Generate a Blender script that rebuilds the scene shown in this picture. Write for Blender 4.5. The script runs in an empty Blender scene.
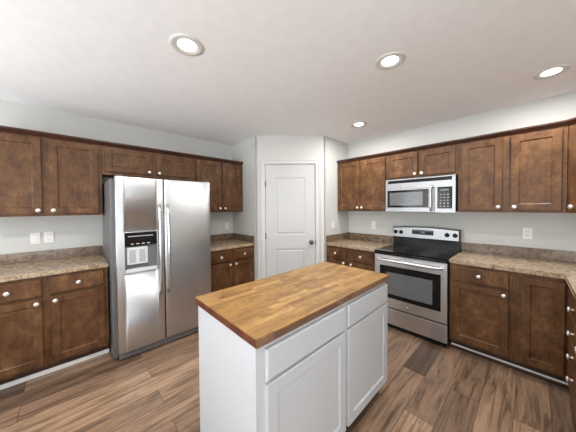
import bpy, bmesh, math, random
from mathutils import Vector, Matrix
random.seed(7)
S = bpy.context.scene
COL = S.collection
PI = math.pi

# ------------------------------------------------------------------ camera
CAMX, CAMY, CAMZ = 3.4503, -3.3754, 1.4438
YAW, PITCH, ROLL = math.radians(46.4765), math.radians(-1.1501), math.radians(-0.426)
fwd = Vector((-math.sin(YAW)*math.cos(PITCH), math.cos(YAW)*math.cos(PITCH), math.sin(PITCH)))
rgt = Vector((math.cos(YAW), math.sin(YAW), 0)); upv = rgt.cross(fwd)
R2 = rgt*math.cos(ROLL) + upv*math.sin(ROLL); U2 = -rgt*math.sin(ROLL) + upv*math.cos(ROLL)
cd = bpy.data.cameras.new('camera'); cam = bpy.data.objects.new('camera', cd); COL.objects.link(cam)
cd.sensor_width = 36; cd.lens = 36*230.6/576; cd.shift_y = -4.455/576; cd.clip_start = 0.02
M = Matrix((R2, U2, -fwd)).transposed().to_4x4(); M.translation = (CAMX, CAMY, CAMZ); cam.matrix_world = M
S.camera = cam

# ------------------------------------------------------------------ world and light
w = bpy.data.worlds.new('world'); S.world = w; w.use_nodes = True
bgn = w.node_tree.nodes['Background']; bgn.inputs[0].default_value = (0.85, 0.92, 1.0, 1); bgn.inputs[1].default_value = 1.2
S.view_settings.view_transform = 'Standard'; S.view_settings.look = 'None'
S.view_settings.exposure = -0.30; S.view_settings.gamma = 1.0; S.view_settings.use_curve_mapping = False

def area(name, loc, direction, sx, sy, power, col=(1, 1, 1), shape='RECTANGLE', spread=PI):
    d = bpy.data.lights.new(name, 'AREA'); d.shape = shape; d.size = sx; d.size_y = sy; d.energy = power; d.color = col; d.spread = spread
    o = bpy.data.objects.new(name, d); COL.objects.link(o); o.location = loc
    o.rotation_euler = Vector(direction).to_track_quat('-Z', 'Z').to_euler()
    return o
ROOM_Y = -5.9; ROOM_X = 7.2; H = 2.479
# added lamps at the unseen windows, tilted up to brighten the ceiling
area('window_light', (1.75, ROOM_Y+0.03, 1.32), (0, 1, 0.9), 2.9, 1.9, 102, (0.93, 0.97, 1.0), spread=2.5)
area('window_light', (5.2, ROOM_Y+0.03, 1.32), (0, 1, 0.9), 2.9, 1.9, 102, (0.93, 0.97, 1.0), spread=2.5)
area('window_light', (ROOM_X-0.03, -4.25, 1.08), (-1, 0, 0.9), 2.3, 2.0, 76, (0.93, 0.97, 1.0), spread=2.5)

# ------------------------------------------------------------------ node helpers
class N:
    def __init__(s, name):
        s.m = bpy.data.materials.new(name); s.m.use_nodes = True; s.t = s.m.node_tree
        s.b = s.t.nodes['Principled BSDF']
    def n(s, typ, **kw):
        x = s.t.nodes.new(typ)
        for k, v in kw.items():
            if hasattr(x, k): setattr(x, k, v)
        return x
    def link(s, a, b): s.t.links.new(a, b)
    def ramp(s, src, stops):
        r = s.n('ShaderNodeValToRGB'); e = r.color_ramp.elements
        while len(e) < len(stops): e.new(0.5)
        for i, (p, c) in enumerate(stops): e[i].position = p; e[i].color = (*c, 1)
        s.link(src, r.inputs[0]); return r.outputs[0]
    def mapping(s, scale=(1, 1, 1), coord='pos', rot=(0, 0, 0)):
        mp = s.n('ShaderNodeMapping'); mp.inputs['Scale'].default_value = scale; mp.inputs['Rotation'].default_value = rot
        if coord == 'pos': s.link(s.n('ShaderNodeNewGeometry').outputs['Position'], mp.inputs['Vector'])
        else: s.link(s.n('ShaderNodeTexCoord').outputs['Object'], mp.inputs['Vector'])
        return mp.outputs[0]
    def noise(s, vec, scale, detail=4, rough=0.55, dist=0.0):
        x = s.n('ShaderNodeTexNoise'); x.inputs['Scale'].default_value = scale; x.inputs['Detail'].default_value = detail
        x.inputs['Roughness'].default_value = rough; x.inputs['Distortion'].default_value = dist
        if vec is not None: s.link(vec, x.inputs['Vector'])
        return x
    def mix(s, a, b, fac, mode='MIX'):
        x = s.n('ShaderNodeMix'); x.data_type = 'RGBA'; x.blend_type = mode
        for sock, v in ((x.inputs[6], a), (x.inputs[7], b)):
            if isinstance(v, tuple): sock.default_value = (*v, 1)
            else: s.link(v, sock)
        if isinstance(fac, (int, float)): x.inputs[0].default_value = fac
        else: s.link(fac, x.inputs[0])
        return x.outputs[2]
    def bump(s, src, strength, dist=0.002):
        x = s.n('ShaderNodeBump'); x.inputs['Strength'].default_value = strength; x.inputs['Distance'].default_value = dist
        s.link(src, x.inputs['Height']); s.link(x.outputs[0], s.b.inputs['Normal'])
    def set(s, col=None, rough=None, metal=None, **kw):
        if col is not None:
            if isinstance(col, tuple): s.b.inputs['Base Color'].default_value = (*col, 1)
            else: s.link(col, s.b.inputs['Base Color'])
        if rough is not None:
            if isinstance(rough, (int, float)): s.b.inputs['Roughness'].default_value = rough
            else: s.link(rough, s.b.inputs['Roughness'])
        if metal is not None: s.b.inputs['Metallic'].default_value = metal
        for k, v in kw.items(): s.b.inputs[k].default_value = v
        return s.m

def lin(r, g, b):
    f = lambda c: (c/255/12.92) if c/255 <= 0.04045 else ((c/255+0.055)/1.055)**2.4
    return (f(r), f(g), f(b))

def m_plain(name, col, rough=0.5, metal=0, nscale=30, amt=0.06, **kw):
    n = N(name); v = n.noise(n.mapping(), nscale, 3)
    c = n.ramp(v.outputs['Fac'], [(0.3, tuple(x*(1-amt) for x in col)), (0.7, tuple(min(1, x*(1+amt)) for x in col))])
    return n.set(c, rough, metal, **kw)

def m_wall():
    n = N('painted_wall'); v = n.noise(n.mapping(), 90, 4)
    c = n.ramp(n.noise(n.mapping(), 1.3, 2).outputs['Fac'], [(0.3, lin(203, 203, 199)), (0.7, lin(208, 208, 204))])
    n.bump(v.outputs['Fac'], 0.12, 0.002); return n.set(c, 0.75)
def m_ceiling():
    n = N('textured_ceiling'); v = n.noise(n.mapping(), 26, 6, 0.65)
    c = n.ramp(n.noise(n.mapping(), 14, 4).outputs['Fac'], [(0.3, lin(243, 243, 244)), (0.7, lin(248, 248, 249))])
    n.bump(v.outputs['Fac'], 0.18, 0.005); return n.set(c, 0.9)
def m_floor():
    n = N('wood_plank_floor')
    g = n.n('ShaderNodeNewGeometry'); sp = n.n('ShaderNodeSeparateXYZ'); n.link(g.outputs['Position'], sp.inputs[0])
    cb = n.n('ShaderNodeCombineXYZ'); n.link(sp.outputs[1], cb.inputs[0]); n.link(sp.outputs[0], cb.inputs[1])
    br = n.n('ShaderNodeTexBrick'); br.offset = 0.37; br.offset_frequency = 2; br.squash = 1.0
    n.link(cb.outputs[0], br.inputs['Vector'])
    for k, v in (('Scale', 1), ('Mortar Size', 0.0014), ('Mortar Smooth', 0.15), ('Bias', 0), ('Brick Width', 1.22), ('Row Height', 0.178)): br.inputs[k].default_value = v
    br.inputs['Color1'].default_value = (0, 0, 0, 1); br.inputs['Color2'].default_value = (1, 1, 1, 1); br.inputs['Mortar'].default_value = (.5, .5, .5, 1)
    tone = n.ramp(br.outputs['Color'], [(0.0, lin(80, 62, 51)), (0.3, lin(152, 125, 102)), (0.5, lin(108, 86, 71)), (0.8, lin(170, 141, 115)), (1.0, lin(122, 98, 81))])
    # grain, shifted plank by plank
    off = n.n('ShaderNodeVectorMath'); off.operation = 'MULTIPLY_ADD'; n.link(br.outputs['Color'], off.inputs[0]); off.inputs[1].default_value = (7.3, 3.1, 5.0); n.link(g.outputs['Position'], off.inputs[2])
    mp = n.n('ShaderNodeMapping'); mp.inputs['Scale'].default_value = (1, 0.06, 1); n.link(off.outputs[0], mp.inputs[0])
    g1 = n.noise(mp.outputs[0], 34, 6, 0.6, 0.6)
    c = n.mix(tone, n.ramp(g1.outputs['Fac'], [(0.38, (0.46, 0.42, 0.39)), (0.50, (1, 1, 1)), (0.64, (1.22, 1.2, 1.17))]), 0.8, 'MULTIPLY')
    mp2 = n.n('ShaderNodeMapping'); mp2.inputs['Scale'].default_value = (1, 0.16, 1); n.link(off.outputs[0], mp2.inputs[0])
    g2 = n.noise(mp2.outputs[0], 10, 9, 0.75, 1.2)
    c = n.mix(c, n.ramp(g2.outputs['Fac'], [(0.36, (0.50, 0.46, 0.44)), (0.47, (0.88, .86, .84)), (0.56, (1.05, 1.04, 1.02)), (0.68, (1.3, 1.28, 1.25))]), 0.85, 'MULTIPLY')
    c = n.mix(c, (0.03, 0.02, 0.015), br.outputs['Fac'])
    n.bump(g1.outputs['Fac'], 0.15, 0.001)
    n.t.nodes['Principled BSDF'].inputs['Specular IOR Level'].default_value = 0.4
    return n.set(c, 0.42)
def m_cabinet():
    n = N('stained_cabinet_wood')
    v = n.mapping((1, 1, 0.65))
    a = n.noise(v, 9, 12, 0.80, 0.25)
    c = n.ramp(a.outputs['Fac'], [(0.26, lin(46, 25, 12)), (0.40, lin(78, 49, 27)), (0.52, lin(99, 67, 40)), (0.62, lin(122, 88, 57)), (0.76, lin(156, 121, 84))])
    gr = n.noise(n.mapping((1, 1, 0.07)), 75, 3)
    c = n.mix(c, n.ramp(gr.outputs['Fac'], [(0.35, (0.78, 0.75, 0.72)), (0.6, (1, 1, 1))]), 0.55, 'MULTIPLY')
    return n.set(c, n.ramp(a.outputs['Fac'], [(0.3, (.34,)*3), (0.7, (.50,)*3)]), **{'Specular IOR Level': 0.3})
def m_cab_dark():
    return m_plain('dark_stained_molding', lin(62, 33, 20), 0.35, amt=0.25, nscale=20)
def m_laminate(name, k):
    n = N(name)
    a = n.noise(n.mapping(), 24, 10, 0.78, 0.5); b = n.noise(n.mapping(), 95, 5, 0.7)
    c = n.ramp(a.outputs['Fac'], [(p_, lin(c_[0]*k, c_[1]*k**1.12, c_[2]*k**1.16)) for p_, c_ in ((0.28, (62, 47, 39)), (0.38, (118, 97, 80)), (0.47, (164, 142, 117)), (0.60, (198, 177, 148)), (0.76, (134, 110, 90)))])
    c = n.mix(c, n.ramp(b.outputs['Fac'], [(0.36, (0.30, 0.26, 0.25)), (0.47, (1, 1, 1)), (0.62, (1.1, 1.08, 1.05))]), 0.8, 'MULTIPLY')
    return n.set(c, 0.17, **{'Specular IOR Level': 0.6})
def m_butcher(name, stops, mul=0.6):
    n = N(name)
    g = n.n('ShaderNodeNewGeometry'); sp = n.n('ShaderNodeSeparateXYZ'); n.link(g.outputs['Position'], sp.inputs[0])
    cb = n.n('ShaderNodeCombineXYZ'); n.link(sp.outputs[1], cb.inputs[0]); n.link(sp.outputs[0], cb.inputs[1])
    br = n.n('ShaderNodeTexBrick'); br.offset = 0.43; br.offset_frequency = 3; n.link(cb.outputs[0], br.inputs['Vector'])
    for k, v in (('Scale', 1), ('Mortar Size', 0.0007), ('Mortar Smooth', 0.3), ('Bias', 0), ('Brick Width', 0.23), ('Row Height', 0.038)): br.inputs[k].default_value = v
    br.inputs['Color1'].default_value = (0, 0, 0, 1); br.inputs['Color2'].default_value = (1, 1, 1, 1); br.inputs['Mortar'].default_value = (.4, .4, .4, 1)
    c = n.ramp(br.outputs['Color'], stops)
    g1 = n.noise(n.mapping((1, 0.2, 1)), 60, 5, 0.65, 0.4)
    c = n.mix(c, n.ramp(g1.outputs['Fac'], [(0.35, (0.62, 0.52, 0.42)), (0.52, (1, 1, 1)), (0.7, (1.1, 1.08, 1.0))]), mul, 'MULTIPLY')
    g2 = n.noise(n.mapping((1, 0.5, 1)), 12, 9, 0.78, 0.5)
    c = n.mix(c, n.ramp(g2.outputs['Fac'], [(0.36, (0.50, 0.42, 0.34)), (0.47, (.92, .90, .88)), (0.62, (1.12, 1.12, 1.1))]), 0.85, 'MULTIPLY')
    return n.set(c, 0.42)
def m_steel(name='brushed_stainless_steel', vertical=True, col=(0.60, 0.61, 0.62), rough=0.33):
    n = N(name)
    v = n.mapping((0.015, 0.015, 1))
    a = n.noise(v, 420 if vertical else 380, 2)
    c = n.ramp(a.outputs['Fac'], [(0.3, tuple(x*0.93 for x in col)), (0.7, tuple(x*1.05 for x in col))])
    n.bump(a.outputs['Fac'], 0.30, 0.0006)
    return n.set(c, rough, 1.0)

MT = {}
MT['wall'] = m_wall(); MT['ceiling'] = m_ceiling(); MT['floor'] = m_floor(); MT['cab'] = m_cabinet(); MT['crown'] = m_cab_dark()
MT['lam'] = m_laminate('granite_look_laminate', 1.0); MT['splash'] = m_laminate('granite_look_splash_shaded', 0.70)  # splash is the same laminate, its shading put into the colour
MT['block'] = m_butcher('butcher_block_top', [(0.0, lin(128, 92, 50)), (0.3, lin(160, 124, 72)), (0.6, lin(147, 110, 61)), (0.85, lin(174, 138, 84)), (1, lin(138, 101, 56))])
MT['block_end'] = m_butcher('butcher_block_end_grain', [(0.0, lin(92, 46, 28)), (0.5, lin(112, 60, 38)), (1, lin(84, 42, 28))])
MT['block_side'] = m_butcher('butcher_block_side_grain', [(0.0, lin(112, 82, 66)), (0.5, lin(150, 116, 96)), (1, lin(98, 70, 58))])
MT['white'] = m_plain('white_trim_paint', lin(207, 207, 206), 0.4, amt=0.01)
MT['shoe'] = m_plain('white_shoe_strip', lin(240, 240, 238), 0.4, amt=0.01)
MT['door'] = m_plain('white_door_paint', lin(198, 198, 197), 0.42, amt=0.01)
MT['island'] = m_plain('white_island_paint', lin(200, 203, 206), 0.38, amt=0.01)
MT['plate'] = m_plain('white_plastic', lin(238, 237, 234), 0.35, amt=0.01)
MT['slot'] = m_plain('dark_slot', (0.03, 0.03, 0.03), 0.5)
MT['steel'] = m_steel(); MT['steelh'] = m_steel('brushed_stainless_horizontal', False, (0.66, 0.665, 0.67), 0.33)
MT['steel_dimmed'] = m_steel('brushed_stainless_dimmed', False, (0.37, 0.375, 0.38), 0.40)  # same steel, colour darkened to hold down bright reflections
MT['chrome'] = m_plain('polished_handle_steel', (0.66, 0.66, 0.66), 0.22, 1.0, amt=0.02)
MT['nickel'] = m_plain('satin_nickel', (0.88, 0.84, 0.79), 0.35, 0.7, amt=0.02)
MT['bronze'] = m_plain('dark_bronze', (0.10, 0.085, 0.075), 0.3, 0.9, amt=0.1)
MT['black'] = m_plain('black_enamel', (0.010, 0.010, 0.010), 0.18, amt=0.1, **{'Specular IOR Level': 0.3})
MT['blackglass'] = m_plain('black_glass', (0.008, 0.007, 0.007), 0.06, amt=0.05, **{'Specular IOR Level': 0.3})
MT['window'] = m_plain('oven_window_glass', (0.13, 0.135, 0.14), 0.12, amt=0.08)
MT['sidegrey'] = m_plain('grey_appliance_side', (0.16, 0.16, 0.165), 0.4, 0.2, amt=0.1, nscale=200)
MT['greyplastic'] = m_plain('grey_plastic', (0.42, 0.43, 0.44), 0.35, amt=0.04)
MT['lightplastic'] = m_plain('light_grey_plastic', (0.66, 0.67, 0.69), 0.35, amt=0.03)
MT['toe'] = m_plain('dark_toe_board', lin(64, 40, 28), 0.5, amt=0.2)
MT['ring'] = m_plain('burner_ring_print', (0.16, 0.16, 0.165), 0.25)
MT['print'] = m_plain('panel_print', (0.55, 0.56, 0.57), 0.4)
MT['baffle'] = m_plain('light_baffle', lin(214, 211, 206), 0.5, amt=0.01)
def m_emit(name, col, st):
    n = N(name); n.b.inputs['Emission Color'].default_value = (*col, 1); n.b.inputs['Emission Strength'].default_value = st
    v = n.noise(n.mapping(), 5, 1); return n.set(n.ramp(v.outputs['Fac'], [(0, col), (1, col)]), 0.5)
MT['lens'] = m_emit('lamp_lens', (1.0, 0.985, 0.95), 9)
MT['led'] = m_emit('clock_digits', (0.25, 0.35, 0.38), 0.6)
n = N('window_glass'); n.b.inputs['Transmission Weight'].default_value = 1.0; MT['glass'] = n.set((1, 1, 1), 0.0)

# ------------------------------------------------------------------ mesh helpers
def box(bm, x0, x1, y0, y1, z0, z1, bev=0.0, mi=0):
    if x0 > x1: x0, x1 = x1, x0
    if y0 > y1: y0, y1 = y1, y0
    if z0 > z1: z0, z1 = z1, z0
    vs = [bm.verts.new((x, y, z)) for x in (x0, x1) for y in (y0, y1) for z in (z0, z1)]
    fs = [(0, 1, 3, 2), (4, 6, 7, 5), (0, 4, 5, 1), (2, 3, 7, 6), (0, 2, 6, 4), (1, 5, 7, 3)]
    F = [bm.faces.new([vs[i] for i in f]) for f in fs]
    for f in F: f.material_index = mi
    if bev > 0:
        es = list({e for f in F for e in f.edges})
        r = bmesh.ops.bevel(bm, geom=es, offset=bev, segments=2, affect='EDGES', profile=0.5)
        for f in r['faces']: f.material_index = mi
    return F
def lathe(bm, prof, origin, axis='y', seg=20, sgn=-1, mi=0):
    """prof: list of (r, t); t runs along sgn*axis from origin."""
    rings = []
    for r, t in prof:
        ring = []
        for k in range(seg):
            a = 2*PI*k/seg; u, v = r*math.cos(a), r*math.sin(a)
            if axis == 'y': p = (origin[0]+u, origin[1]+sgn*t, origin[2]+v)
            elif axis == 'z': p = (origin[0]+u, origin[1]+v, origin[2]+sgn*t)
            else: p = (origin[0]+sgn*t, origin[1]+u, origin[2]+v)
            ring.append(bm.verts.new(p))
        rings.append(ring)
    for a, b in zip(rings, rings[1:]):
        for k in range(seg):
            f = bm.faces.new((a[k], a[(k+1) % seg], b[(k+1) % seg], b[k])); f.smooth = True; f.material_index = mi
    for ring in (rings[0], rings[-1]):
        f = bm.faces.new(ring); f.material_index = mi
def tube(bm, pts, r, seg=10, mi=0, flat=1.0):
    pts = [Vector(p) for p in pts]; rings = []
    up0 = Vector((0.013, 0.021, 1))
    for i, p in enumerate(pts):
        t = (pts[min(i+1, len(pts)-1)] - pts[max(i-1, 0)]).normalized()
        ref = Vector((1, 0, 0)) if abs(t.dot(Vector((1, 0, 0)))) < 0.9 else Vector((0, 0, 1))
        a = t.cross(ref).normalized(); b = t.cross(a)
        rings.append([bm.verts.new(p + a*r*math.cos(2*PI*k/seg) + b*r*flat*math.sin(2*PI*k/seg)) for k in range(seg)])
    for A, B in zip(rings, rings[1:]):
        for k in range(seg):
            f = bm.faces.new((A[k], A[(k+1) % seg], B[(k+1) % seg], B[k])); f.smooth = True; f.material_index = mi
    bm.faces.new(rings[0]).material_index = mi; bm.faces.new(rings[-1]).material_index = mi
def prism(bm, poly, z0, z1, mi=0):
    lo = [bm.verts.new((x, y, z0)) for x, y in poly]; hi = [bm.verts.new((x, y, z1)) for x, y in poly]
    n = len(poly); F = [bm.faces.new(lo), bm.faces.new(hi)]
    for i in range(n): F.append(bm.faces.new((lo[i], lo[(i+1) % n], hi[(i+1) % n], hi[i])))
    for f in F: f.material_index = mi
    return F
def sweep(bm, path, prof, mi=0, outward=1):
    """sweep profile (d outward, z) along an open xy path with mitred corners; outward is to the right of the direction of travel."""
    P = [Vector(p) for p in path]; rows = []
    for i, p in enumerate(P):
        ns = []
        if i > 0: t = (P[i]-P[i-1]).normalized(); ns.append(Vector((t.y, -t.x)))
        if i < len(P)-1: t = (P[i+1]-P[i]).normalized(); ns.append(Vector((t.y, -t.x)))
        nn = sum(ns, Vector((0, 0))).normalized(); k = 1/max(0.3, nn.dot(ns[0]))
        rows.append([bm.verts.new((p.x+nn.x*d*k*outward, p.y+nn.y*d*k*outward, z)) for d, z in prof])
    m = len(prof)
    for A, B in zip(rows, rows[1:]):
        for j in range(m):
            bm.faces.new((A[j], A[(j+1) % m], B[(j+1) % m], B[j])).material_index = mi
    bm.faces.new(rows[0]); bm.faces.new(rows[-1])

def obj(name, bm, mats, parent=None, label=None):
    bmesh.ops.remove_doubles(bm, verts=bm.verts, dist=1e-6)
    bmesh.ops.recalc_face_normals(bm, faces=bm.faces)
    me = bpy.data.meshes.new(name); bm.to_mesh(me); bm.free()
    for m in (mats if isinstance(mats, (list, tuple)) else [mats]): me.materials.append(MT[m])
    o = bpy.data.objects.new(name, me); COL.objects.link(o)
    if parent: o.parent = parent
    if label: o['label'] = label
    return o
def thing(name, label, cat, loc=(0, 0, 0), rz=0, group=None):
    o = bpy.data.objects.new(name, None); COL.objects.link(o); o.location = loc; o.rotation_euler = (0, 0, rz)
    o.empty_display_size = 0.1; o['label'] = label; o['category'] = cat
    if group: o['group'] = group
    return o
def tag(o, label, cat, group=None):
    o['label'] = label; o['category'] = cat
    if group: o['group'] = group
    return o
def struct(name, bm, m, parent=None):
    o = obj(name, bm, m, parent)
    if not parent: o['kind'] = 'structure'
    return o
def nb(): return bmesh.new()
def copy_tree(o, parent=None):
    c = o.copy(); COL.objects.link(c)
    if parent: c.parent = parent
    for ch in list(o.children): copy_tree(ch, c)
    return c
def text_mesh(name, body, size, mat, parent, mtx, extrude=0.0006):
    cu = bpy.data.curves.new(name, 'FONT'); cu.body = body; cu.size = size; cu.extrude = extrude; cu.align_x = 'CENTER'; cu.align_y = 'CENTER'
    t = bpy.data.objects.new(name, cu); COL.objects.link(t)
    me = bpy.data.meshes.new_from_object(t.evaluated_get(bpy.context.evaluated_depsgraph_get()))
    bpy.data.objects.remove(t); bpy.data.curves.remove(cu)
    me.transform(mtx); me.materials.clear(); me.materials.append(MT[mat])
    o = bpy.data.objects.new(name, me); COL.objects.link(o); o.parent = parent
    return o
FRONT = Matrix.Rotation(PI/2, 4, 'X')   # text lying in XZ, read from -Y

# ------------------------------------------------------------------ room shell
YA = -1.3817; A_ = 0.7024; XB = 1.3625; B_ = 0.6655; WR = 4.27
T = 0.12
b = nb(); box(b, -T, ROOM_X+T, ROOM_Y-T, T, -0.1, 0); struct('floor', b, 'floor')
b = nb(); box(b, -T, ROOM_X+T, ROOM_Y-T, T, H, H+0.1); struct('ceiling', b, 'ceiling')
b = nb(); box(b, -T, 0, ROOM_Y-T, T, 0, H); struct('wall_left', b, 'wall')
b = nb(); box(b, 0, WR+T, 0, T, 0, H); struct('wall_back', b, 'wall')
b = nb(); box(b, WR, WR+T, -2.6, 0, 0, H); struct('wall_right', b, 'wall')
b = nb(); box(b, WR+T, ROOM_X, -2.6, -2.6+T, 0, H); struct('wall_far_right', b, 'wall')
def wall_holes(name, axis, c0, c1, lo, hi, holes, z1=H):
    """wall along x (axis 'x') or y with rectangular holes (a0,a1,z0,z1)."""
    bm = nb(); cuts = sorted(holes); pos = lo
    def bx(a0, a1, z0, z1_):
        if axis == 'x': box(bm, a0, a1, c0, c1, z0, z1_)
        else: box(bm, c0, c1, a0, a1, z0, z1_)
    for a0, a1, h0, h1 in cuts:
        bx(pos, a0, 0, z1)
        if h0 > 0: bx(a0, a1, 0, h0)
        bx(a0, a1, h1, z1); pos = a1
    bx(pos, hi, 0, z1)
    return struct(name, bm, 'wall')
wall_holes('wall_front', 'x', ROOM_Y-T, ROOM_Y, 0, ROOM_X, [(0.25, 3.25, 0.32, 2.30), (3.7, 6.7, 0.32, 2.30)])
wall_holes('wall_side', 'y', ROOM_X, ROOM_X+T, ROOM_Y, -2.6+T, [(-5.45, -3.05, 0.0, 2.1)])
for i, (x0, x1, z0, z1) in enumerate([(0.25, 3.25, 0.32, 2.30), (3.7, 6.7, 0.32, 2.30)]):  # added windows, out of view, to bring daylight in
    fr = nb(); y = ROOM_Y-0.06
    for a in ((x0, x0+.05, z0, z1), (x1-.05, x1, z0, z1), (x0, x1, z0, z0+.05), (x0, x1, z1-.05, z1), ((x0+x1)/2-.03, (x0+x1)/2+.03, z0, z1)):
        box(fr, a[0], a[1], y-.03, y+.03, a[2], a[3])
    wo = struct('window_%d' % (i+1), fr, 'white')
    g = nb(); box(g, x0+.05, x1-.05, y-.004, y+.004, z0+.05, z1-.05); obj('pane', g, 'glass', wo)
fr = nb(); x = ROOM_X+0.06  # glass door added out of view as another daylight opening
for a in ((-5.45, -5.39, 0, 2.1), (-3.11, -3.05, 0, 2.1), (-5.45, -3.05, 2.04, 2.1), (-5.45, -3.05, 0, .06), (-4.28, -4.22, 0, 2.1)):
    box(fr, x-.03, x+.03, a[0], a[1], a[2], a[3])
wo = struct('door_added', fr, 'white'); g = nb(); box(g, x-.004, x+.004, -5.39, -3.11, .06, 2.04); obj('pane', g, 'glass', wo)

# pantry in the corner: two short return walls and the diagonal wall with its door
b = nb(); box(b, 0, A_-0.04, YA, YA+T, 0, H); struct('wall_pantry_left', b, 'wall')
b = nb(); box(b, XB-T, XB, -B_+0.04, 0, 0, H); struct('wall_pantry_right', b, 'wall')
dv = Vector((XB-A_, -B_-YA, 0)); DL = dv.length; DA = math.atan2(dv.y, dv.x)
# local frame: x along the wall, -y towards the room
DM = Matrix.Translation((A_, YA, 0)) @ Matrix.Rotation(DA, 4, 'Z')
D0, D1, DT = 0.122, 0.846, 2.062
bm = nb()
prism(bm, [(0, 0), (D0-.02, 0), (D0-.02, T), (-0.0, T)], 0, H); prism(bm, [(D1+.02, 0), (DL, 0), (DL, T), (D1+.02, T)], 0, H)
box(bm, D0-.02, D1+.02, 0, T, DT+.02, H)
bm.transform(DM); struct('wall_pantry_front', bm, 'wall')
bm = nb()   # jamb + casing
for x0, x1, z0, z1 in ((D0-.02, D0-.003, 0, DT+.003), (D1+.003, D1+.02, 0, DT+.003), (D0-.02, D1+.02, DT+.003, DT+.02)):
    box(bm, x0, x1, -0.001, T, z0, z1)
CW = 0.058
def casing(x0, x1, z0, z1): box(bm, x0, x1, -0.016, 0, z0, z1, 0.003)
casing(D0-.008-CW, D0-.008, 0, DT+.008+CW); casing(D1+.008, D1+.008+CW, 0, DT+.008+CW); casing(D0-.008, D1+.008, DT+.008, DT+.008+CW)
for x0, x1, z0, z1 in ((D0-.008-CW, D0-.008-CW+.014, 0, DT+.008+CW), (D1+.008+CW-.014, D1+.008+CW, 0, DT+.008+CW), (D0-.008-CW, D1+.008+CW, DT+CW-.006, DT+.008+CW)):
    box(bm, x0, x1, -0.022, -0.014, z0, z1, 0.003)
bm.transform(DM); struct('trim_1', bm, 'white')
def panel_door_mesh(bm, x0, x1, z0, z1, yf, th, panels):
    """slab with moulded recessed panels; front at yf facing -y"""
    xs = sorted({x0, x1} | {p[0] for p in panels} | {p[1] for p in panels}); zs = sorted({z0, z1} | {p[2] for p in panels} | {p[3] for p in panels})
    isp = lambda xm, zm: any(p[0] < xm < p[1] and p[2] < zm < p[3] for p in panels)
    V = lambda x, y, z: bm.verts.new((x, y, z))
    for xa, xb in zip(xs, xs[1:]):
        for za, zb in zip(zs, zs[1:]):
            if not isp((xa+xb)/2, (za+zb)/2): bm.faces.new((V(xa, yf, za), V(xb, yf, za), V(xb, yf, zb), V(xa, yf, zb)))
    for p in panels:
        prev = None
        for ins, dy in p[4]:
            r = [V(p[0]+ins, yf+dy, p[2]+ins), V(p[1]-ins, yf+dy, p[2]+ins), V(p[1]-ins, yf+dy, p[3]-ins), V(p[0]+ins, yf+dy, p[3]-ins)]
            if prev:
                for k in range(4): bm.faces.new((prev[k], prev[(k+1) % 4], r[(k+1) % 4], r[k]))
            prev = r
        bm.faces.new(prev)
    yb = yf+th
    c = [(x0, z0), (x1, z0), (x1, z1), (x0, z1)]
    bm.faces.new([V(x, yb, z) for x, z in c])
    for k in range(4):
        (xa, za), (xb, zb) = c[k], c[(k+1) % 4]
        bm.faces.new((V(xa, yf, za), V(xb, yf, zb), V(xb, yb, zb), V(xa, yb, za)))
mold = [(0, 0), (0.006, 0.007), (0.022, 0.009), (0.040, 0.001), (0.046, 0.0025)]
bm = nb(); panel_door_mesh(bm, D0, D1, 0.012, DT, 0.004, 0.035, [(0.262, 0.70, 1.035, 1.87, mold), (0.262, 0.70, 0.20, 0.83, mold)])
bm.transform(DM); dr = struct('door_1', bm, 'door')
for z in (1.78, 1.02, 0.25):
    bm = nb(); lathe(bm, [(0.007, 0), (0.008, .002), (0.008, .088), (0.007, .09)], (D0-.003, -0.006, z-.045), 'z', 12, 1)
    box(bm, D0-.016, D0-.002, -0.003, 0.002, z-.044, z+.044); bm.transform(DM); obj('hinge', bm, 'bronze', dr)
bm = nb(); lathe(bm, [(0.032, -0.004), (0.032, 0.004), (0.026, 0.009), (0.012, 0.012), (0.011, 0.03), (0.022, 0.036), (0.029, 0.046), (0.029, 0.056), (0.022, 0.064), (0.006, 0.067)], (0.785, 0.0, 0.926), 'y', 24)
bm.transform(DM); obj('door_knob', bm, 'bronze', dr)
bm = nb(); box(bm, D1+.001, D1+.0065, -0.003, 0.02, 0.90, 0.955); bm.transform(DM); obj('strike_plate', bm, 'bronze', dr)
# baseboards
BH = 0.085
def baseboard(name, path):
    bm = nb(); sweep(bm, path, [(0, 0), (0.014, 0), (0.014, BH-.012), (0.008, BH), (0, BH)], outward=1); struct(name, bm, 'white')
def dp(x, y=0): v = DM @ Vector((x, y, 0)); return (v.x, v.y)
baseboard('baseboard_pantry_left', [(0.62, YA), (A_, YA), dp(D0-.008-CW)])
baseboard('baseboard_pantry_right', [dp(D1+.008+CW), (XB, -B_), (XB, -0.62)])
baseboard('baseboard_left', [(0, ROOM_Y), (0, -3.99)])

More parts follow.
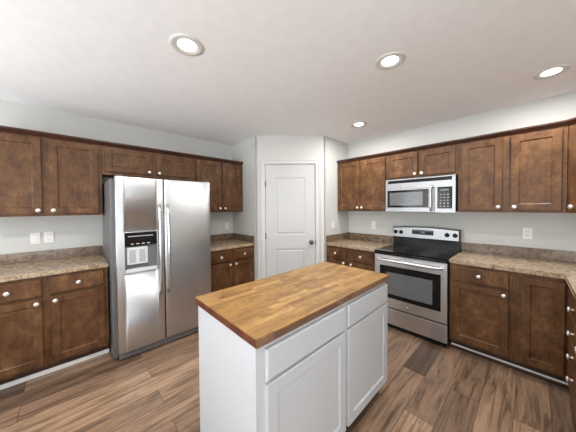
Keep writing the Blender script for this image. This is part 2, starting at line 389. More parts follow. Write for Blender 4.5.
# ------------------------------------------------------------------ cabinets
def shaker(bm, x0, x1, z0, z1, yf, th=0.019, st=0.055, mi=0):
    """cabinet door with recessed flat panel, eased outer edge, front at yf facing -y"""
    e = 0.003; dep = 0.0075
    loops = [(0, th), (0, e), (e, 0), (st, 0), (st+.002, dep*0.25), (st+.009, dep)]
    prev = None
    for ins, dy in loops:
        r = [bm.verts.new(p) for p in ((x0+ins, yf+dy, z0+ins), (x1-ins, yf+dy, z0+ins), (x1-ins, yf+dy, z1-ins), (x0+ins, yf+dy, z1-ins))]
        if prev:
            for k in range(4): bm.faces.new((prev[k], prev[(k+1) % 4], r[(k+1) % 4], r[k])).material_index = mi
        else: bm.faces.new(r).material_index = mi
        prev = r
    bm.faces.new(prev).material_index = mi
def slab(bm, x0, x1, z0, z1, yf, th=0.019, e=0.006):
    prev = None
    for ins, dy in [(0, th), (0, e), (e*0.5, e*0.35), (e+.002, 0)]:
        r = [bm.verts.new(p) for p in ((x0+ins, yf+dy, z0+ins), (x1-ins, yf+dy, z0+ins), (x1-ins, yf+dy, z1-ins), (x0+ins, yf+dy, z1-ins))]
        if prev:
            for k in range(4): bm.faces.new((prev[k], prev[(k+1) % 4], r[(k+1) % 4], r[k]))
        else: bm.faces.new(r)
        prev = r
    bm.faces.new(prev)
def knob(parent, x, z, yf, mat='nickel'):
    bm = nb(); lathe(bm, [(0.007, -0.002), (0.006, 0.004), (0.005, 0.012), (0.010, 0.016), (0.0175, 0.020), (0.0175, 0.024), (0.012, 0.028), (0.003, 0.0295)], (x, yf, z), 'y', 18)
    return obj('knob', bm, mat, parent)
def cabinet(name, label, cat, loc, rz, W, z0, z1, D, doors, drawers=(), toe=0.0, group=None, mat='cab', toemat='toe', notes=None):
    """local: x 0..W, front frame at y=-D. doors/drawers: (x0,x1,z0,z1,knob or None)"""
    t = thing(name, label, cat, loc, rz, group)
    bm = nb()
    box(bm, 0, W, -D+0.019, -0.003, z0+toe, z1)                      # carcass
    # face frame: rails and stiles around the doors
    box(bm, 0, W, -D, -D+0.019, z0+toe, z1, 0.0012)
    obj('cabinet_body', bm, mat, t)
    if toe:
        bm = nb(); box(bm, 0.0, W, -D+0.075, -D+0.09, z0, z0+toe); obj('toe_kick', bm, toemat, t)
    for d in doors:
        bm = nb(); shaker(bm, d[0], d[1], d[2], d[3], -D-0.0215); o = obj('door', bm, mat, t)
        if d[4]: knob(o, d[4][0], d[4][1], -D-0.0215)
    for d in drawers:
        bm = nb(); slab(bm, d[0], d[1], d[2], d[3], -D-0.0215); o = obj('drawer_front', bm, mat, t)
        if d[4]: knob(o, d[4][0], d[4][1], -D-0.0215)
    return t
UD = 0.3176; BD = 0.612; UB = 1.3744; UT = 2.13; DB = 1.397; DTP = 2.092
GU = 'stained wood wall cabinets'; GB = 'stained wood base cabinets'
TOE = 0.10; CT = 0.876      # underside of countertops
# left wall (front faces +x): local x = world y - y0
def L(y0, a): return a-y0
y0 = -3.952
cabinet('wall_cabinet', 'wide two-door brown wall cabinet left of the refrigerator', 'cabinet', (0, y0, 0), PI/2, -3.116-y0, UB, UT, UD,
        [(L(y0, -3.925), L(y0, -3.553), DB, DTP, (L(y0, -3.578), DB+.032)), (L(y0, -3.505), L(y0, -3.148), DB, DTP, (L(y0, -3.48), DB+.032))], group=GU)
y0 = -3.114
cabinet('wall_cabinet', 'short brown two-door cabinet directly above the refrigerator', 'cabinet', (0, y0, 0), PI/2, -2.137-y0, 1.805, UT, UD,
        [(L(y0, -3.088), L(y0, -2.653), 1.836, DTP, (L(y0, -2.678), 1.862)), (L(y0, -2.598), L(y0, -2.163), 1.836, DTP, (L(y0, -2.573), 1.862))], group=GU)
y0 = -2.135
cabinet('wall_cabinet', 'brown two-door wall cabinet between the refrigerator and pantry wall', 'cabinet', (0, y0, 0), PI/2, YA-.003-y0, UB, UT, UD,
        [(L(y0, -2.110), L(y0, -1.762), DB, DTP, (L(y0, -1.787), DB+.032)), (L(y0, -1.733), L(y0, -1.405), DB, DTP, (L(y0, -1.708), DB+.032))], group=GU)
DRW = (0.712, 0.852); DRZ = (0.125, 0.690)
y0 = -3.952
cabinet('base_cabinet', 'brown base cabinet with two drawers and doors left of the refrigerator', 'cabinet', (0, y0, 0), PI/2, -3.112-y0, 0, CT, BD,
        [(L(y0, -3.925), L(y0, -3.553), *DRZ, (L(y0, -3.585), .655)), (L(y0, -3.505), L(y0, -3.143), *DRZ, (L(y0, -3.475), .655))],
        [(L(y0, -3.925), L(y0, -3.553), *DRW, (L(y0, -3.74), .782)), (L(y0, -3.505), L(y0, -3.143), *DRW, (L(y0, -3.325), .782))], TOE, GB)
y0 = -2.110
cabinet('base_cabinet', 'small dark brown base cabinet between the refrigerator and pantry', 'cabinet', (0, y0, 0), PI/2, YA-.003-y0, 0, CT, BD,
        [(L(y0, -2.082), L(y0, -1.775), *DRZ, (L(y0, -1.80), .662)), (L(y0, -1.735), L(y0, -1.412), *DRZ, (L(y0, -1.71), .662))],
        [(L(y0, -2.082), L(y0, -1.775), *DRW, (L(y0, -1.93), .782)), (L(y0, -1.735), L(y0, -1.412), *DRW, (L(y0, -1.57), .782))], TOE, GB)
# range wall (front faces -y): local x = world x - x0
x0 = XB+.003
cabinet('wall_cabinet', 'brown two-door wall cabinet between the pantry and microwave', 'cabinet', (x0, 0, 0), 0, 2.137-x0, UB, UT, UD,
        [(.022, 1.750-x0, DB, DTP, (1.725-x0, DB+.032)), (1.765-x0, 2.118-x0, DB, DTP, (1.79-x0, DB+.032))], group=GU)
x0 = 2.139
cabinet('wall_cabinet', 'short brown two-door cabinet directly above the microwave', 'cabinet', (x0, 0, 0), 0, 2.902-x0, 1.782, UT, UD,
        [(2.160-x0, 2.508-x0, 1.806, DTP, (2.484-x0, 1.832)), (2.534-x0, 2.882-x0, 1.806, DTP, (2.558-x0, 1.832))], group=GU)
x0 = 2.904
cabinet('wall_cabinet', 'brown two-door wall cabinet right of the microwave with wide centre stile', 'cabinet', (x0, 0, 0), 0, 3.660-x0, UB, UT, UD,
        [(2.942-x0, 3.258-x0, DB, DTP, (3.232-x0, DB+.032)), (3.316-x0, 3.632-x0, DB, DTP, (3.344-x0, DB+.032))], group=GU)
x0 = XB+.003
cabinet('base_cabinet', 'small dark brown base cabinet left of the range', 'cabinet', (x0, 0, 0), 0, 2.122-x0, 0, CT, BD,
        [(1.405-x0, 1.710-x0, *DRZ, (1.682-x0, .662)), (1.770-x0, 2.097-x0, *DRZ, (1.796-x0, .662))],
        [(1.405-x0, 1.710-x0, *DRW, (1.545-x0, .785)), (1.770-x0, 2.097-x0, *DRW, (1.934-x0, .785))], TOE, GB)
x0 = 2.896
cabinet('base_cabinet', 'brown base cabinet with one drawer right of the range', 'cabinet', (x0, 0, 0), 0, 3.346-x0, 0, CT, BD,
        [(2.922-x0, 3.326-x0, *DRZ, (3.296-x0, .655))], [(2.922-x0, 3.326-x0, *DRW, (3.124-x0, .785))], TOE, GB)
# inside corner base unit, full height blind door
x0 = 3.347
t = cabinet('corner_base_cabinet', 'corner base cabinet with full height brown door and no drawer', 'cabinet', (x0, 0, 0), 0, 3.671-x0, 0, CT, BD,
        [(3.398-x0, 3.640-x0, .118, .842, None)], (), TOE)
# third run, front faces -x : local x = -(world y - y0)
XF = WR
y0 = -BD-.022
D3 = WR-3.672
cabinet('base_cabinet', 'base cabinet with a bank of four drawers at the right edge, seen edge-on', 'cabinet', (XF, y0, 0), -PI/2, 0.70, 0, CT, D3, [],
        [(.06, .672, .690, .852, (.366, .755)), (.06, .672, .522, .674, (.366, .595)), (.06, .672, .364, .506, (.366, .440)), (.06, .672, .125, .348, (.366, .290))], TOE, GB)
cabinet('base_cabinet', 'base cabinet with one drawer and one door beside the drawer bank', 'cabinet', (XF, y0-.702, 0), -PI/2, 0.45, 0, CT, D3,
        [(.025, .425, *DRZ, (.055, .655))], [(.025, .425, *DRW, (.225, .785))], TOE, GB)
# diagonal corner wall cabinet
t = thing('corner_wall_cabinet', 'diagonal corner wall cabinet at the right edge of the photo', 'cabinet', (3.663, -UD, 0), -PI/4)
Wd = (WR-3.663-UD)*math.sqrt(2)
bm = nb()
RM = Matrix.Rotation(PI/4, 4, 'Z') @ Matrix.Translation((-3.663, UD, 0))
prism(bm, [(3.663, -.003), (3.663, -UD), (WR-UD, -(WR-3.663)), (WR-.003, -(WR-3.663)), (WR-.003, -.003)], UB, UT); bm.transform(RM)
obj('cabinet_body', bm, 'cab', t)
bm = nb(); shaker(bm, .028, Wd-.028, DB, DTP, -0.0195); o = obj('door', bm, 'cab', t); knob(o, .055, DB+.032, -0.0195)

# crown mouldings along the tops
prof = [(-.012, UT-.022), (.004, UT-.022), (.010, UT-.012), (.024, UT+.004), (.030, UT+.010), (.030, UT+.024), (-.012, UT+.024)]
bm = nb(); sweep(bm, [(UD, -3.957), (UD, YA-.002)], prof)
tag(obj('crown_molding', bm, 'crown'), 'dark crown molding along the cabinets above the refrigerator', 'molding')
bm = nb(); sweep(bm, [(XB+.002, -UD), (3.663, -UD), (WR-UD, -(WR-3.663))], prof)
tag(obj('crown_molding', bm, 'crown'), 'dark crown molding along the cabinets above the microwave', 'molding')
# shoe strips
def shoe(name, x0_, x1_, y0_, y1_): bm = nb(); box(bm, x0_, x1_, y0_, y1_, 0, 0.036, 0.004); struct(name, bm, 'shoe')
shoe('trim_2', BD-.075, BD-.058, -3.952, -3.108)
shoe('trim_3', 2.898, 3.72, -BD+.058, -BD+.075)
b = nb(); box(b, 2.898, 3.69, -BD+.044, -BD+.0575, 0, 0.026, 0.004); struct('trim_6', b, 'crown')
shoe('trim_4', BD-.075, BD-.058, -2.110, YA-.002)
shoe('trim_5', XB+.003, 2.122, -BD+.058, -BD+.075)

# ------------------------------------------------------------------ countertops
ZC = 0.914
def counter_mesh(poly, splash, name, label):
    t = thing(name, label, 'countertop', (poly[0][0], poly[0][1], 0)); ox, oy = poly[0]
    bm = nb(); prism(bm, [(x-ox, y-oy) for x, y in poly], CT, ZC)
    es = [e for e in bm.edges if abs(e.verts[0].co.z-e.verts[1].co.z) < 1e-6]
    bmesh.ops.bevel(bm, geom=es, offset=.005, segments=2, affect='EDGES')
    obj('counter_slab', bm, 'lam', t)
    for (x0_, x1_, y0_, y1_) in splash:
        bm = nb(); box(bm, x0_-ox, x1_-ox, y0_-oy, y1_-oy, ZC, ZC+.100, .003); obj('backsplash', bm, 'splash', t, 'speckled backsplash strip, shading painted into its brown')
BF = 0.636
counter_mesh([(.003, -3.965), (BF, -3.965), (BF, -3.106), (.003, -3.106)], [(.003, .022, -3.965, -3.106)], 'laminate_countertop', 'brown speckled countertop with backsplash left of the refrigerator')
counter_mesh([(.003, -2.122), (BF, -2.122), (BF, YA-.003), (.003, YA-.003)], [(.003, .022, -2.122, YA-.023), (.003, BF-.01, YA-.022, YA-.003)], 'laminate_countertop', 'small dark speckled countertop between the refrigerator and pantry wall')
counter_mesh([(XB+.003, -.003), (XB+.003, -BF), (2.124, -BF), (2.124, -.003)], [(XB+.023, 2.124, -.022, -.003), (XB+.003, XB+.022, -BF+.01, -.003)], 'laminate_countertop', 'small tan speckled countertop left of the range')
counter_mesh([(2.893, -.003), (2.893, -BF), (3.640, -BF), (3.640, -1.80), (WR-.003, -1.80), (WR-.003, -.003)], [(2.893, WR-.023, -.022, -.003), (WR-.022, WR-.003, -1.80, -.003)], 'laminate_countertop', 'L-shaped tan speckled countertop right of the range')

# ------------------------------------------------------------------ refrigerator (front faces +x)
FX, FY0, FY1, FH = 0.850, -3.070, -2.170, 1.738
t = thing('refrigerator', 'stainless steel side-by-side refrigerator with ice and water dispenser', 'refrigerator', (0, FY0, 0), PI/2)
W = FY1-FY0; split = -2.667-FY0
bm = nb(); box(bm, -.028, W-.004, -FX+.088, -.06, .03, FH-.02, .004)
obj('body', bm, 'sidegrey', t, 'dark grey side panels')
bm = nb(); box(bm, .006, W-.006, -FX+.078, -FX+.088, .08, FH-.012); obj('door_gasket', bm, 'black', t)
def fdoor(xa, xb, hole=None):
    bm = nb(); z0, z1 = .088, FH; yf = -FX
    if not hole:
        box(bm, xa, xb, yf, yf+.076, z0, z1, .008)
    else:
        hx0, hx1, hz0, hz1 = hole; V = lambda x, y, z: bm.verts.new((x, y, z))
        xs = [xa+.006, hx0, hx1, xb-.006]; zs = [z0+.006, hz0, hz1, z1-.006]
        for i in range(3):
            for j in range(3):
                if i == 1 and j == 1: continue
                bm.faces.new((V(xs[i], yf, zs[j]), V(xs[i+1], yf, zs[j]), V(xs[i+1], yf, zs[j+1]), V(xs[i], yf, zs[j+1])))
        prev = None
        for ins, dy in ((.006, 0), (.0018, .0018), (0, .006), (0, .076)):
            r = [V(xa+ins, yf+dy, z0+ins), V(xb-ins, yf+dy, z0+ins), V(xb-ins, yf+dy, z1-ins), V(xa+ins, yf+dy, z1-ins)]
            if prev:
                for k in range(4): bm.faces.new((prev[k], prev[(k+1) % 4], r[(k+1) % 4], r[k]))
            prev = r
        bm.faces.new(prev)
        a = [(hx0, hz0), (hx1, hz0), (hx1, hz1), (hx0, hz1)]
        for k in range(4):
            (p, q), (p2, q2) = a[k], a[(k+1) % 4]
            bm.faces.new((V(p, yf, q), V(p2, yf, q2), V(p2, yf+.07, q2), V(p, yf+.07, q)))
    for k in range(1, 14):
        bmesh.ops.bisect_plane(bm, geom=bm.verts[:]+bm.edges[:]+bm.faces[:], plane_co=(xa+(xb-xa)*k/14, 0, 0), plane_no=(1, 0, 0))
    for v in bm.verts:
        if v.co.y < yf+.03: v.co.y -= .007*(1-((v.co.x-xa)/(xb-xa)*2-1)**2)
    for f in bm.faces: f.smooth = abs(f.normal.z) < .5
    return bm
HX0, HX1, HZ0, HZ1 = -3.010-FY0, -2.733-FY0, .825, 1.215
d1 = obj('freezer_door', fdoor(0, split-.004, (HX0, HX1, HZ0, HZ1)), 'steel', t)
d2 = obj('refrigerator_door', fdoor(split+.004, W), 'steel', t)
for d, hx in ((d1, split-.048), (d2, split+.030)):
    bm = nb(); pts = []
    for k in range(17):
        s = k/16; z = .585+s*(1.470-.585); pts.append((hx, -FX-.020-.038*math.sin(PI*s)**0.5, z))
    pts = [(hx, -FX+.004, .592)]+pts+[(hx, -FX+.004, 1.463)]
    tube(bm, pts, .0150, 14); obj('handle', bm, 'chrome', d)
# dispenser
FX += .006
dsp = nb()
for a in ((HX0-.004, HX0+.004, HZ0-.004, HZ1+.004), (HX1-.004, HX1+.004, HZ0-.004, HZ1+.004), (HX0-.004, HX1+.004, HZ1-.004, HZ1+.004), (HX0-.004, HX1+.004, HZ0-.004, HZ0+.008)):
    box(dsp, a[0], a[1], -FX-.003, -FX+.066, a[2], a[3], .002)
ds = obj('dispenser', dsp, 'steelh', t)
bm = nb(); box(bm, HX0+.004, HX1-.004, -FX-.001, -FX+.02, 1.085, HZ1-.004, .002); cp = obj('control_panel', bm, 'blackglass', ds)
bm = nb()
box(bm, HX0+.03, HX1-.04, -FX-.002, -FX, 1.172, 1.180); obj('display_strip', bm, 'greyplastic', cp)
for k in range(4):
    bm = nb(); box(bm, HX0+.05+k*.045, HX0+.075+k*.045, -FX-.0022, -FX, 1.099, 1.106); obj('touch_key', bm, 'print', cp)
bm = nb(); box(bm, HX0+.006, HX1-.006, -FX+.055, -FX+.065, HZ0+.01, 1.085); box(bm, HX0+.006, HX0+.02, -FX+.01, -FX+.06, HZ0+.01, 1.085); box(bm, HX0+.195, HX1-.006, -FX+.02, -FX+.06, HZ0+.01, 1.085)
obj('dispenser_recess', bm, 'sidegrey', ds)
bm = nb(); box(bm, HX0+.022, HX0+.193, -FX+.012, -FX+.055, .905, 1.070, .004); obj('ice_housing', bm, 'lightplastic', ds)
for q in (0, 1):
    xx = HX0+.040+q*.080
    bm = nb(); box(bm, xx, xx+.048, -FX+.006, -FX+.014, .925, 1.045, .004); obj('paddle', bm, 'greyplastic', ds)
bm = nb(); box(bm, HX0+.006, HX1-.006, -FX+.0, -FX+.06, HZ0+.008, .862, .003); obj('drip_tray', bm, 'lightplastic', ds)
FX -= .006
# base grille
bm = nb(); box(bm, .01, W-.01, -FX+.030, -FX+.09, .022, .092, .003)
for k in range(7): box(bm, .10+k*.10, .17+k*.10, -FX+.026, -FX+.032, .050, .056)
obj('base_grille', bm, 'sidegrey', t)
for xx in (.03, W-.03):
    bm = nb(); lathe(bm, [(.022, 0), (.022, .024)], (xx, -FX+.10, 0), 'z', 14, 1); obj('foot', bm, 'black', t)
for xx in (.04, W-.04):
    bm = nb(); box(bm, xx-.03, xx+.03, -FX+.02, -FX+.12, FH-.004, FH+.014, .004); obj('hinge_cover', bm, 'sidegrey', t)
text_mesh('emblem', 'Whirlpool', .030, 'plate', t, Matrix.Translation((W-.100, -FX-.0040, 1.650)) @ FRONT)

# ------------------------------------------------------------------ range (front faces -y)
RX = 2.131; RW = .757; RY = -.655
t = thing('range', 'stainless steel electric range with black glass cooktop', 'range', (RX, 0, 0))
bm = nb(); box(bm, .002, RW-.002, RY+.045, -.02, .045, .895); obj('body', bm, 'black', t)
bm = nb(); box(bm, 0, RW, RY-.005, -.095, .893, .912, .003); ck = obj('cooktop', bm, 'blackglass', t)
bm = nb(); box(bm, -.001, RW+.001, RY-.012, RY+.012, .872, .893, .003)
obj('front_trim', bm, 'black', t)
for (cx, cy, r) in ((.20, -.50, .105), (.56, -.50, .085), (.20, -.25, .078), (.56, -.25, .105)):
    bm = nb()
    for rr in (r, r*.62):
        A = [[bm.verts.new((cx+q*math.cos(2*PI*k/40), cy+q*math.sin(2*PI*k/40), .9124)) for k in range(40)] for q in (rr, rr-.004)]
        B = [[bm.verts.new((cx+q*math.cos(2*PI*k/40), cy+q*math.sin(2*PI*k/40), .9118)) for k in range(40)] for q in (rr, rr-.004)]
        for k in range(40):
            j = (k+1) % 40
            bm.faces.new((A[0][k], A[0][j], A[1][j], A[1][k])); bm.faces.new((A[0][k], A[0][j], B[0][j], B[0][k])); bm.faces.new((A[1][k], A[1][j], B[1][j], B[1][k]))
    obj('burner_ring', bm, 'ring', ck)
# backguard
bm = nb()
prism_pts = [(-.02, .90), (-.10, .90), (-.10, 1.015), (-.085, 1.045), (-.085, 1.16), (-.02, 1.16)]
V0 = [bm.verts.new((.002, y, z)) for y, z in prism_pts]; V1 = [bm.verts.new((RW-.002, y, z)) for y, z in prism_pts]
bm.faces.new(V0); bm.faces.new(V1)
for k in range(6): bm.faces.new((V0[k], V0[(k+1) % 6], V1[(k+1) % 6], V1[k]))
bg = obj('backguard', bm, 'black', t)
bm = nb()   # steel fascia with arched top edge
pts = [(.010, 1.030)]+[(.010+(RW-.02)*k/16, 1.030) for k in range(1, 17)]
top = [(.010+(RW-.02)*k/16, 1.145+.018*math.sin(PI*k/16)) for k in range(17)]
lo = [[bm.verts.new((x, y, 1.030)) for x, _ in top] for y in (-.108, -.085)]; hi = [[bm.verts.new((x, y, z)) for x, z in top] for y in (-.100, -.085)]
for k in range(16):
    bm.faces.new((lo[0][k], lo[0][k+1], hi[0][k+1], hi[0][k])); bm.faces.new((hi[0][k], hi[0][k+1], hi[1][k+1], hi[1][k])); bm.faces.new((lo[0][k], lo[0][k+1], lo[1][k+1], lo[1][k])); bm.faces.new((lo[1][k], lo[1][k+1], hi[1][k+1], hi[1][k]))
bm.faces.new((lo[0][0], hi[0][0], hi[1][0], lo[1][0])); bm.faces.new((lo[0][-1], hi[0][-1], hi[1][-1], lo[1][-1]))
obj('control_fascia', bm, 'steel_dimmed', bg)
bm = nb(); top2 = [(.0+RW*k/16, 1.147+.020*math.sin(PI*k/16)) for k in range(17)]
for k in range(16):
    x0_, za = top2[k]; x1_, zb = top2[k+1]
    v = [bm.verts.new(p) for p in ((x0_, -.106, za), (x1_, -.106, zb), (x1_, -.106, zb+.012), (x0_, -.106, za+.012), (x0_, -.02, za), (x1_, -.02, zb), (x1_, -.02, zb+.012), (x0_, -.02, za+.012))]
    for f in ((0, 1, 2, 3), (4, 5, 6, 7), (3, 2, 6, 7), (0, 1, 5, 4), (0, 3, 7, 4), (1, 2, 6, 5)): bm.faces.new([v[i] for i in f])
obj('top_cap', bm, 'black', bg)
bm = nb(); box(bm, .245, .490, -.1095, -.098, 1.075, 1.135, .002); dsp = obj('display', bm, 'blackglass', bg)
for r_ in range(2):
    for k in range(9):
        bm = nb(); box(bm, .262+k*.025, .272+k*.025, -.1102, -.109, 1.086+r_*.034, 1.090+r_*.034); obj('touch_key', bm, 'greyplastic', dsp)
text_mesh('clock_digits', '12:00', .024, 'led', dsp, Matrix.Translation((.367, -.1098, 1.106)) @ FRONT)
for xx in (.037, .105, RW-.125, RW-.045):
    bm = nb(); lathe(bm, [(.026, 0), (.026, .004), (.021, .008), (.019, .024), (.015, .027)], (xx, -.104, 1.092), 'y', 20); box(bm, xx-.004, xx+.004, -.137, -.125, 1.074, 1.110, .001)
    obj('control_knob', bm, 'black', bg)
# oven door
dz0, dz1 = .250, .868
bm = nb(); V = lambda x, y, z: bm.verts.new((x, y, z))
hx0, hx1, hz0, hz1 = .065, RW-.060, .362, .742; yf = RY; xs = [.006, hx0, hx1, RW-.006]; zs = [dz0+.004, hz0, hz1, dz1-.004]
for i in range(3):
    for j in range(3):
        if i == 1 and j == 1: continue
        bm.faces.new((V(xs[i], yf, zs[j]), V(xs[i+1], yf, zs[j]), V(xs[i+1], yf, zs[j+1]), V(xs[i], yf, zs[j+1])))
prev = None
for ins, dy in ((0, 0), (-.003, .004), (-.003, .042)):
    r = [V(.006+ins, yf+dy, dz0+.004+ins), V(RW-.006-ins, yf+dy, dz0+.004+ins), V(RW-.006-ins, yf+dy, dz1-.004-ins), V(.006+ins, yf+dy, dz1-.004-ins)]
    if prev:
        for k in range(4): bm.faces.new((prev[k], prev[(k+1) % 4], r[(k+1) % 4], r[k]))
    prev = r
bm.faces.new(prev)
a = [(hx0, hz0), (hx1, hz0), (hx1, hz1), (hx0, hz1)]
for k in range(4):
    (p, q), (p2, q2) = a[k], a[(k+1) % 4]; bm.faces.new((V(p, yf, q), V(p2, yf, q2), V(p2, yf+.02, q2), V(p, yf+.02, q)))
od = obj('oven_door', bm, 'steelh', t)
bm = nb(); box(bm, hx0-.001, hx1+.001, yf+.003, yf+.02, hz0-.001, hz1+.001); gl = obj('door_glass', bm, 'blackglass', od)
bm = nb(); box(bm, hx0+.075, hx1-.075, yf+.0018, yf+.004, hz0+.048, hz1-.075); obj('viewing_window', bm, 'window', gl)
bm = nb(); pts = [(.045, yf+.004, .812), (.045, yf-.040, .812), (.060, yf-.052, .812)]+[(.06+(RW-.12)*k/8, yf-.052, .812) for k in range(1, 8)]+[(RW-.060, yf-.052, .812), (RW-.045, yf-.040, .812), (RW-.045, yf+.004, .812)]
tube(bm, pts, .014, 14); obj('handle', bm, 'steelh', od)
bm = nb(); lathe(bm, [(.015, 0), (.015, .0012), (.012, .002)], (RW/2-.0, yf, .305), 'y', 24); obj('emblem', bm, 'greyplastic', od)
bm = nb(); box(bm, .003, RW-.003, RY, RY+.045, .055, .238, .004); obj('storage_drawer', bm, 'steelh', t)
bm = nb(); box(bm, .02, RW-.02, RY+.035, RY+.05, .0, .05); obj('toe_panel', bm, 'black', t)

# ------------------------------------------------------------------ microwave over the range
MX = 2.143; MW = .752; MY = -.375; z0, z1 = 1.368, 1.778
t = thing('microwave', 'stainless steel over-the-range microwave under the short cabinet', 'microwave', (MX, 0, 0))
bm = nb(); box(bm, .002, MW-.002, MY+.03, -.004, z0+.012, z1); obj('body', bm, 'black', t)
bm = nb()   # steel front as a frame that bulges slightly
def fr(x0_, x1_, za, zb, mi=0): box(bm, x0_, x1_, MY, MY+.032, za, zb, .002, mi)
fr(0, MW, 1.765, z1); fr(0, .03, 1.727, 1.765); fr(MW-.032, MW, 1.727, 1.765); fr(0, MW, 1.652, 1.727)
fr(MW-.030, MW, z0, 1.652); fr(.555, MW-.030, z0, 1.415); fr(.555, .585, 1.415, 1.652)
obj('front_frame', bm, 'steel_dimmed', t)
bm = nb(); box(bm, .03, MW-.032, MY+.010, MY+.032, 1.727, 1.765)
for k in range(3): box(bm, .03, MW-.032, MY+.003, MY+.012, 1.732+k*.011, 1.736+k*.011)
obj('vent_grille', bm, 'black', t)
bm = nb(); box(bm, .002, .553, MY-.010, MY+.03, z0+.002, 1.650, .005); md = obj('microwave_door', bm, 'steel_dimmed', t)
bm = nb(); box(bm, .030, .500, MY-.0125, MY-.009, 1.425, 1.640, .002); gl = obj('door_glass', bm, 'blackglass', md)
bm = nb(); box(bm, .060, .440, MY-.0138, MY-.012, 1.452, 1.612); obj('viewing_window', bm, 'window', gl)
bm = nb(); hx = .528
pts = [(hx, MY-.006, 1.392), (hx, MY-.034, 1.392), (hx, MY-.042, 1.405)]+[(hx, MY-.045, 1.405+.24*k/6) for k in range(1, 6)]+[(hx, MY-.042, 1.655), (hx, MY-.034, 1.668), (hx, MY-.0, 1.668)]
tube(bm, pts, .011, 12); obj('handle', bm, 'chrome', md)
bm = nb(); box(bm, .584, MW-.030, MY-.004, MY+.03, 1.414, 1.652, .003); kp = obj('keypad', bm, 'blackglass', t)
bm = nb(); box(bm, .612, .692, MY-.0050, MY-.0035, 1.612, 1.630); obj('display', bm, 'sidegrey', kp)
for r_ in range(5):
    for c_ in range(3):
        bm = nb(); box(bm, .609+c_*.034, .625+c_*.034, MY-.0050, MY-.0035, 1.437+r_*.032, 1.444+r_*.032); obj('key', bm, 'greyplastic', kp)
bm = nb(); lathe(bm, [(.012, 0), (.012, .0012), (.009, .002)], (.225, MY, 1.688), 'y', 22); obj('emblem', bm, 'greyplastic', t)

# ------------------------------------------------------------------ island (front faces +x)
IX0, IX1, IY0, IY1 = 2.112, 2.684, -2.836, -1.615
t = thing('kitchen_island', 'white painted kitchen island cabinet with two drawers and two doors', 'island', (IX0, IY0, 0), PI/2)
W = IY1-IY0; D = IX1-IX0
LI = lambda y: y-IY0
bm = nb(); box(bm, 0, W, -D+.019, 0, .10, .878); box(bm, 0, W, -D, -D+.019, .10, .878, .0015); box(bm, -.0, .019, -D+.075, 0, 0, .10); box(bm, W-.019, W, -D+.075, 0, 0, .10); box(bm, 0, W, -.019, 0, 0, .10)
obj('cabinet_body', bm, 'island', t)
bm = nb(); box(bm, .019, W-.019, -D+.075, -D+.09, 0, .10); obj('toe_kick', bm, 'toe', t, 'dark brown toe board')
for ya, yb in ((-2.792, -2.198), (-2.170, -1.622)):
    bm = nb(); slab(bm, LI(ya), LI(yb), .715, .850, -D-.0215, e=.006); obj('drawer_front', bm, 'island', t)
    bm = nb(); shaker(bm, LI(ya), LI(yb), .105, .700, -D-.0195, st=.060); obj('door', bm, 'island', t)
bm = nb(); F = box(bm, 2.098, 2.711, -2.850, -1.608, .880, .920)
for f in bm.faces:
    n_ = f.normal if f.normal.length else Vector((0, 0, 0)); f.normal_update(); n_ = f.normal
    f.material_index = 0 if abs(n_.z) > .5 else (1 if abs(n_.y) > .5 else 2)
bmesh.ops.bevel(bm, geom=list(bm.edges), offset=.003, segments=2, affect='EDGES', clamp_overlap=True)
tag(obj('butcher_block_countertop', bm, ['block', 'block_end', 'block_side']), 'golden wooden butcher block top on the white island', 'countertop')

# ------------------------------------------------------------------ outlets and switches
def plate(name, label, loc, rz, kind):
    t = thing(name, label, 'outlet' if kind == 'outlet' else 'switch', loc, rz)
    bm = nb(); box(bm, -.035, .035, -.0065, -.0005, -.0575, .0575, .0025); obj('cover_plate', bm, 'plate', t)
    if kind == 'outlet':
        for s in (-1, 1):
            bm = nb(); box(bm, -.017, .017, -.0085, -.006, s*.022-.014, s*.022+.014, .003); r = obj('receptacle', bm, 'plate', t)
            bm = nb(); box(bm, -.008, -.0055, -.0090, -.008, s*.022-.004, s*.022+.006); box(bm, .0055, .008, -.0090, -.008, s*.022-.004, s*.022+.005); lathe(bm, [(.0022, 0), (.0022, .001)], (0, -.008, s*.022-.008), 'y', 10)
            obj('slot', bm, 'slot', r)
    else:
        bm = nb(); box(bm, -.016, .016, -.0095, -.006, -.033, .033, .002); obj('rocker', bm, 'plate', t)
plate('light_switch', 'blank-looking white wall plate left of the left counter outlet', (0, -3.626, 1.148), PI/2, 'switch')
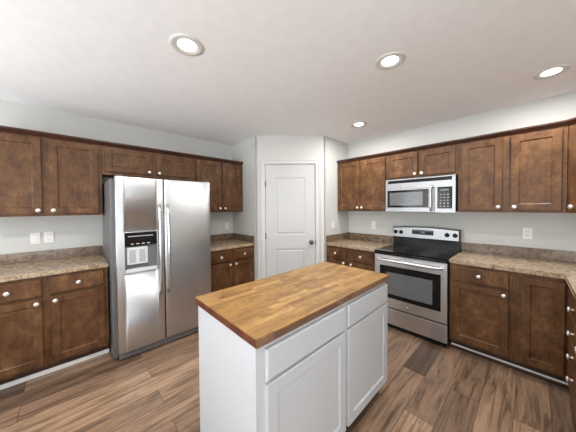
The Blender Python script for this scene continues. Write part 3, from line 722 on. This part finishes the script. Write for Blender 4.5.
plate('wall_outlet', 'white duplex outlet above the counter left of the refrigerator', (0, -3.531, 1.149), PI/2, 'outlet')
plate('wall_outlet', 'white outlet on the wall between the refrigerator and pantry', (0, -1.489, 1.14), PI/2, 'outlet')
plate('light_switch', 'white switch on the short wall right of the pantry door', (XB, -.442, 1.16), PI/2, 'switch')
plate('wall_outlet', 'white outlet above the small counter left of the range', (1.795, 0, 1.157), 0, 'outlet')
plate('wall_outlet', 'white outlet above the counter right of the range', (3.430, 0, 1.155), 0, 'outlet')

# ------------------------------------------------------------------ recessed ceiling lights
def downlight(x, y, label, power):
    t = thing('recessed_light', label, 'light', (x, y, H), 0, 'recessed ceiling lights')
    bm = nb(); seg = 36
    prof = [(.098, -.0005), (.100, .003), (.096, .007), (.082, .009), (.070, .007), (.060, .003), (.053, -.002)]
    rings = [[bm.verts.new((r*math.cos(2*PI*k/seg), r*math.sin(2*PI*k/seg), -z)) for k in range(seg)] for r, z in prof]
    for a, c in zip(rings, rings[1:]):
        for k in range(seg): bm.faces.new((a[k], a[(k+1) % seg], c[(k+1) % seg], c[k])).smooth = True
    obj('trim_ring', bm, 'baffle', t)
    bm = nb(); lathe(bm, [(.054, .0003), (.054, .002), (.046, .0035)], (0, 0, 0), 'z', 32, -1); obj('lens', bm, 'lens', t)
    l = area('lamp', (x, y, H-.014), (0, 0, -1), .10, .10, power, (1.0, .985, .96), 'DISK')
P = 17
downlight(1.932, -2.810, 'recessed ceiling light nearest the refrigerator, left in the photo', P)
downlight(2.749, -1.695, 'recessed ceiling light in the middle, above the island', P)
downlight(3.549, -.633, 'recessed ceiling light near the right edge of the photo', P)
downlight(1.946, -.700, 'small far recessed ceiling light between the pantry and range', P)
downlight(1.95, -4.55, 'added, unseen recessed ceiling light behind the camera on the refrigerator side', P)  # lamps from here on are added, unseen, to brighten the room
downlight(3.60, -4.40, 'added, unseen recessed ceiling light behind the camera on the range side', P)
downlight(5.60, -4.40, 'added recessed ceiling light in the unseen adjoining space', P)
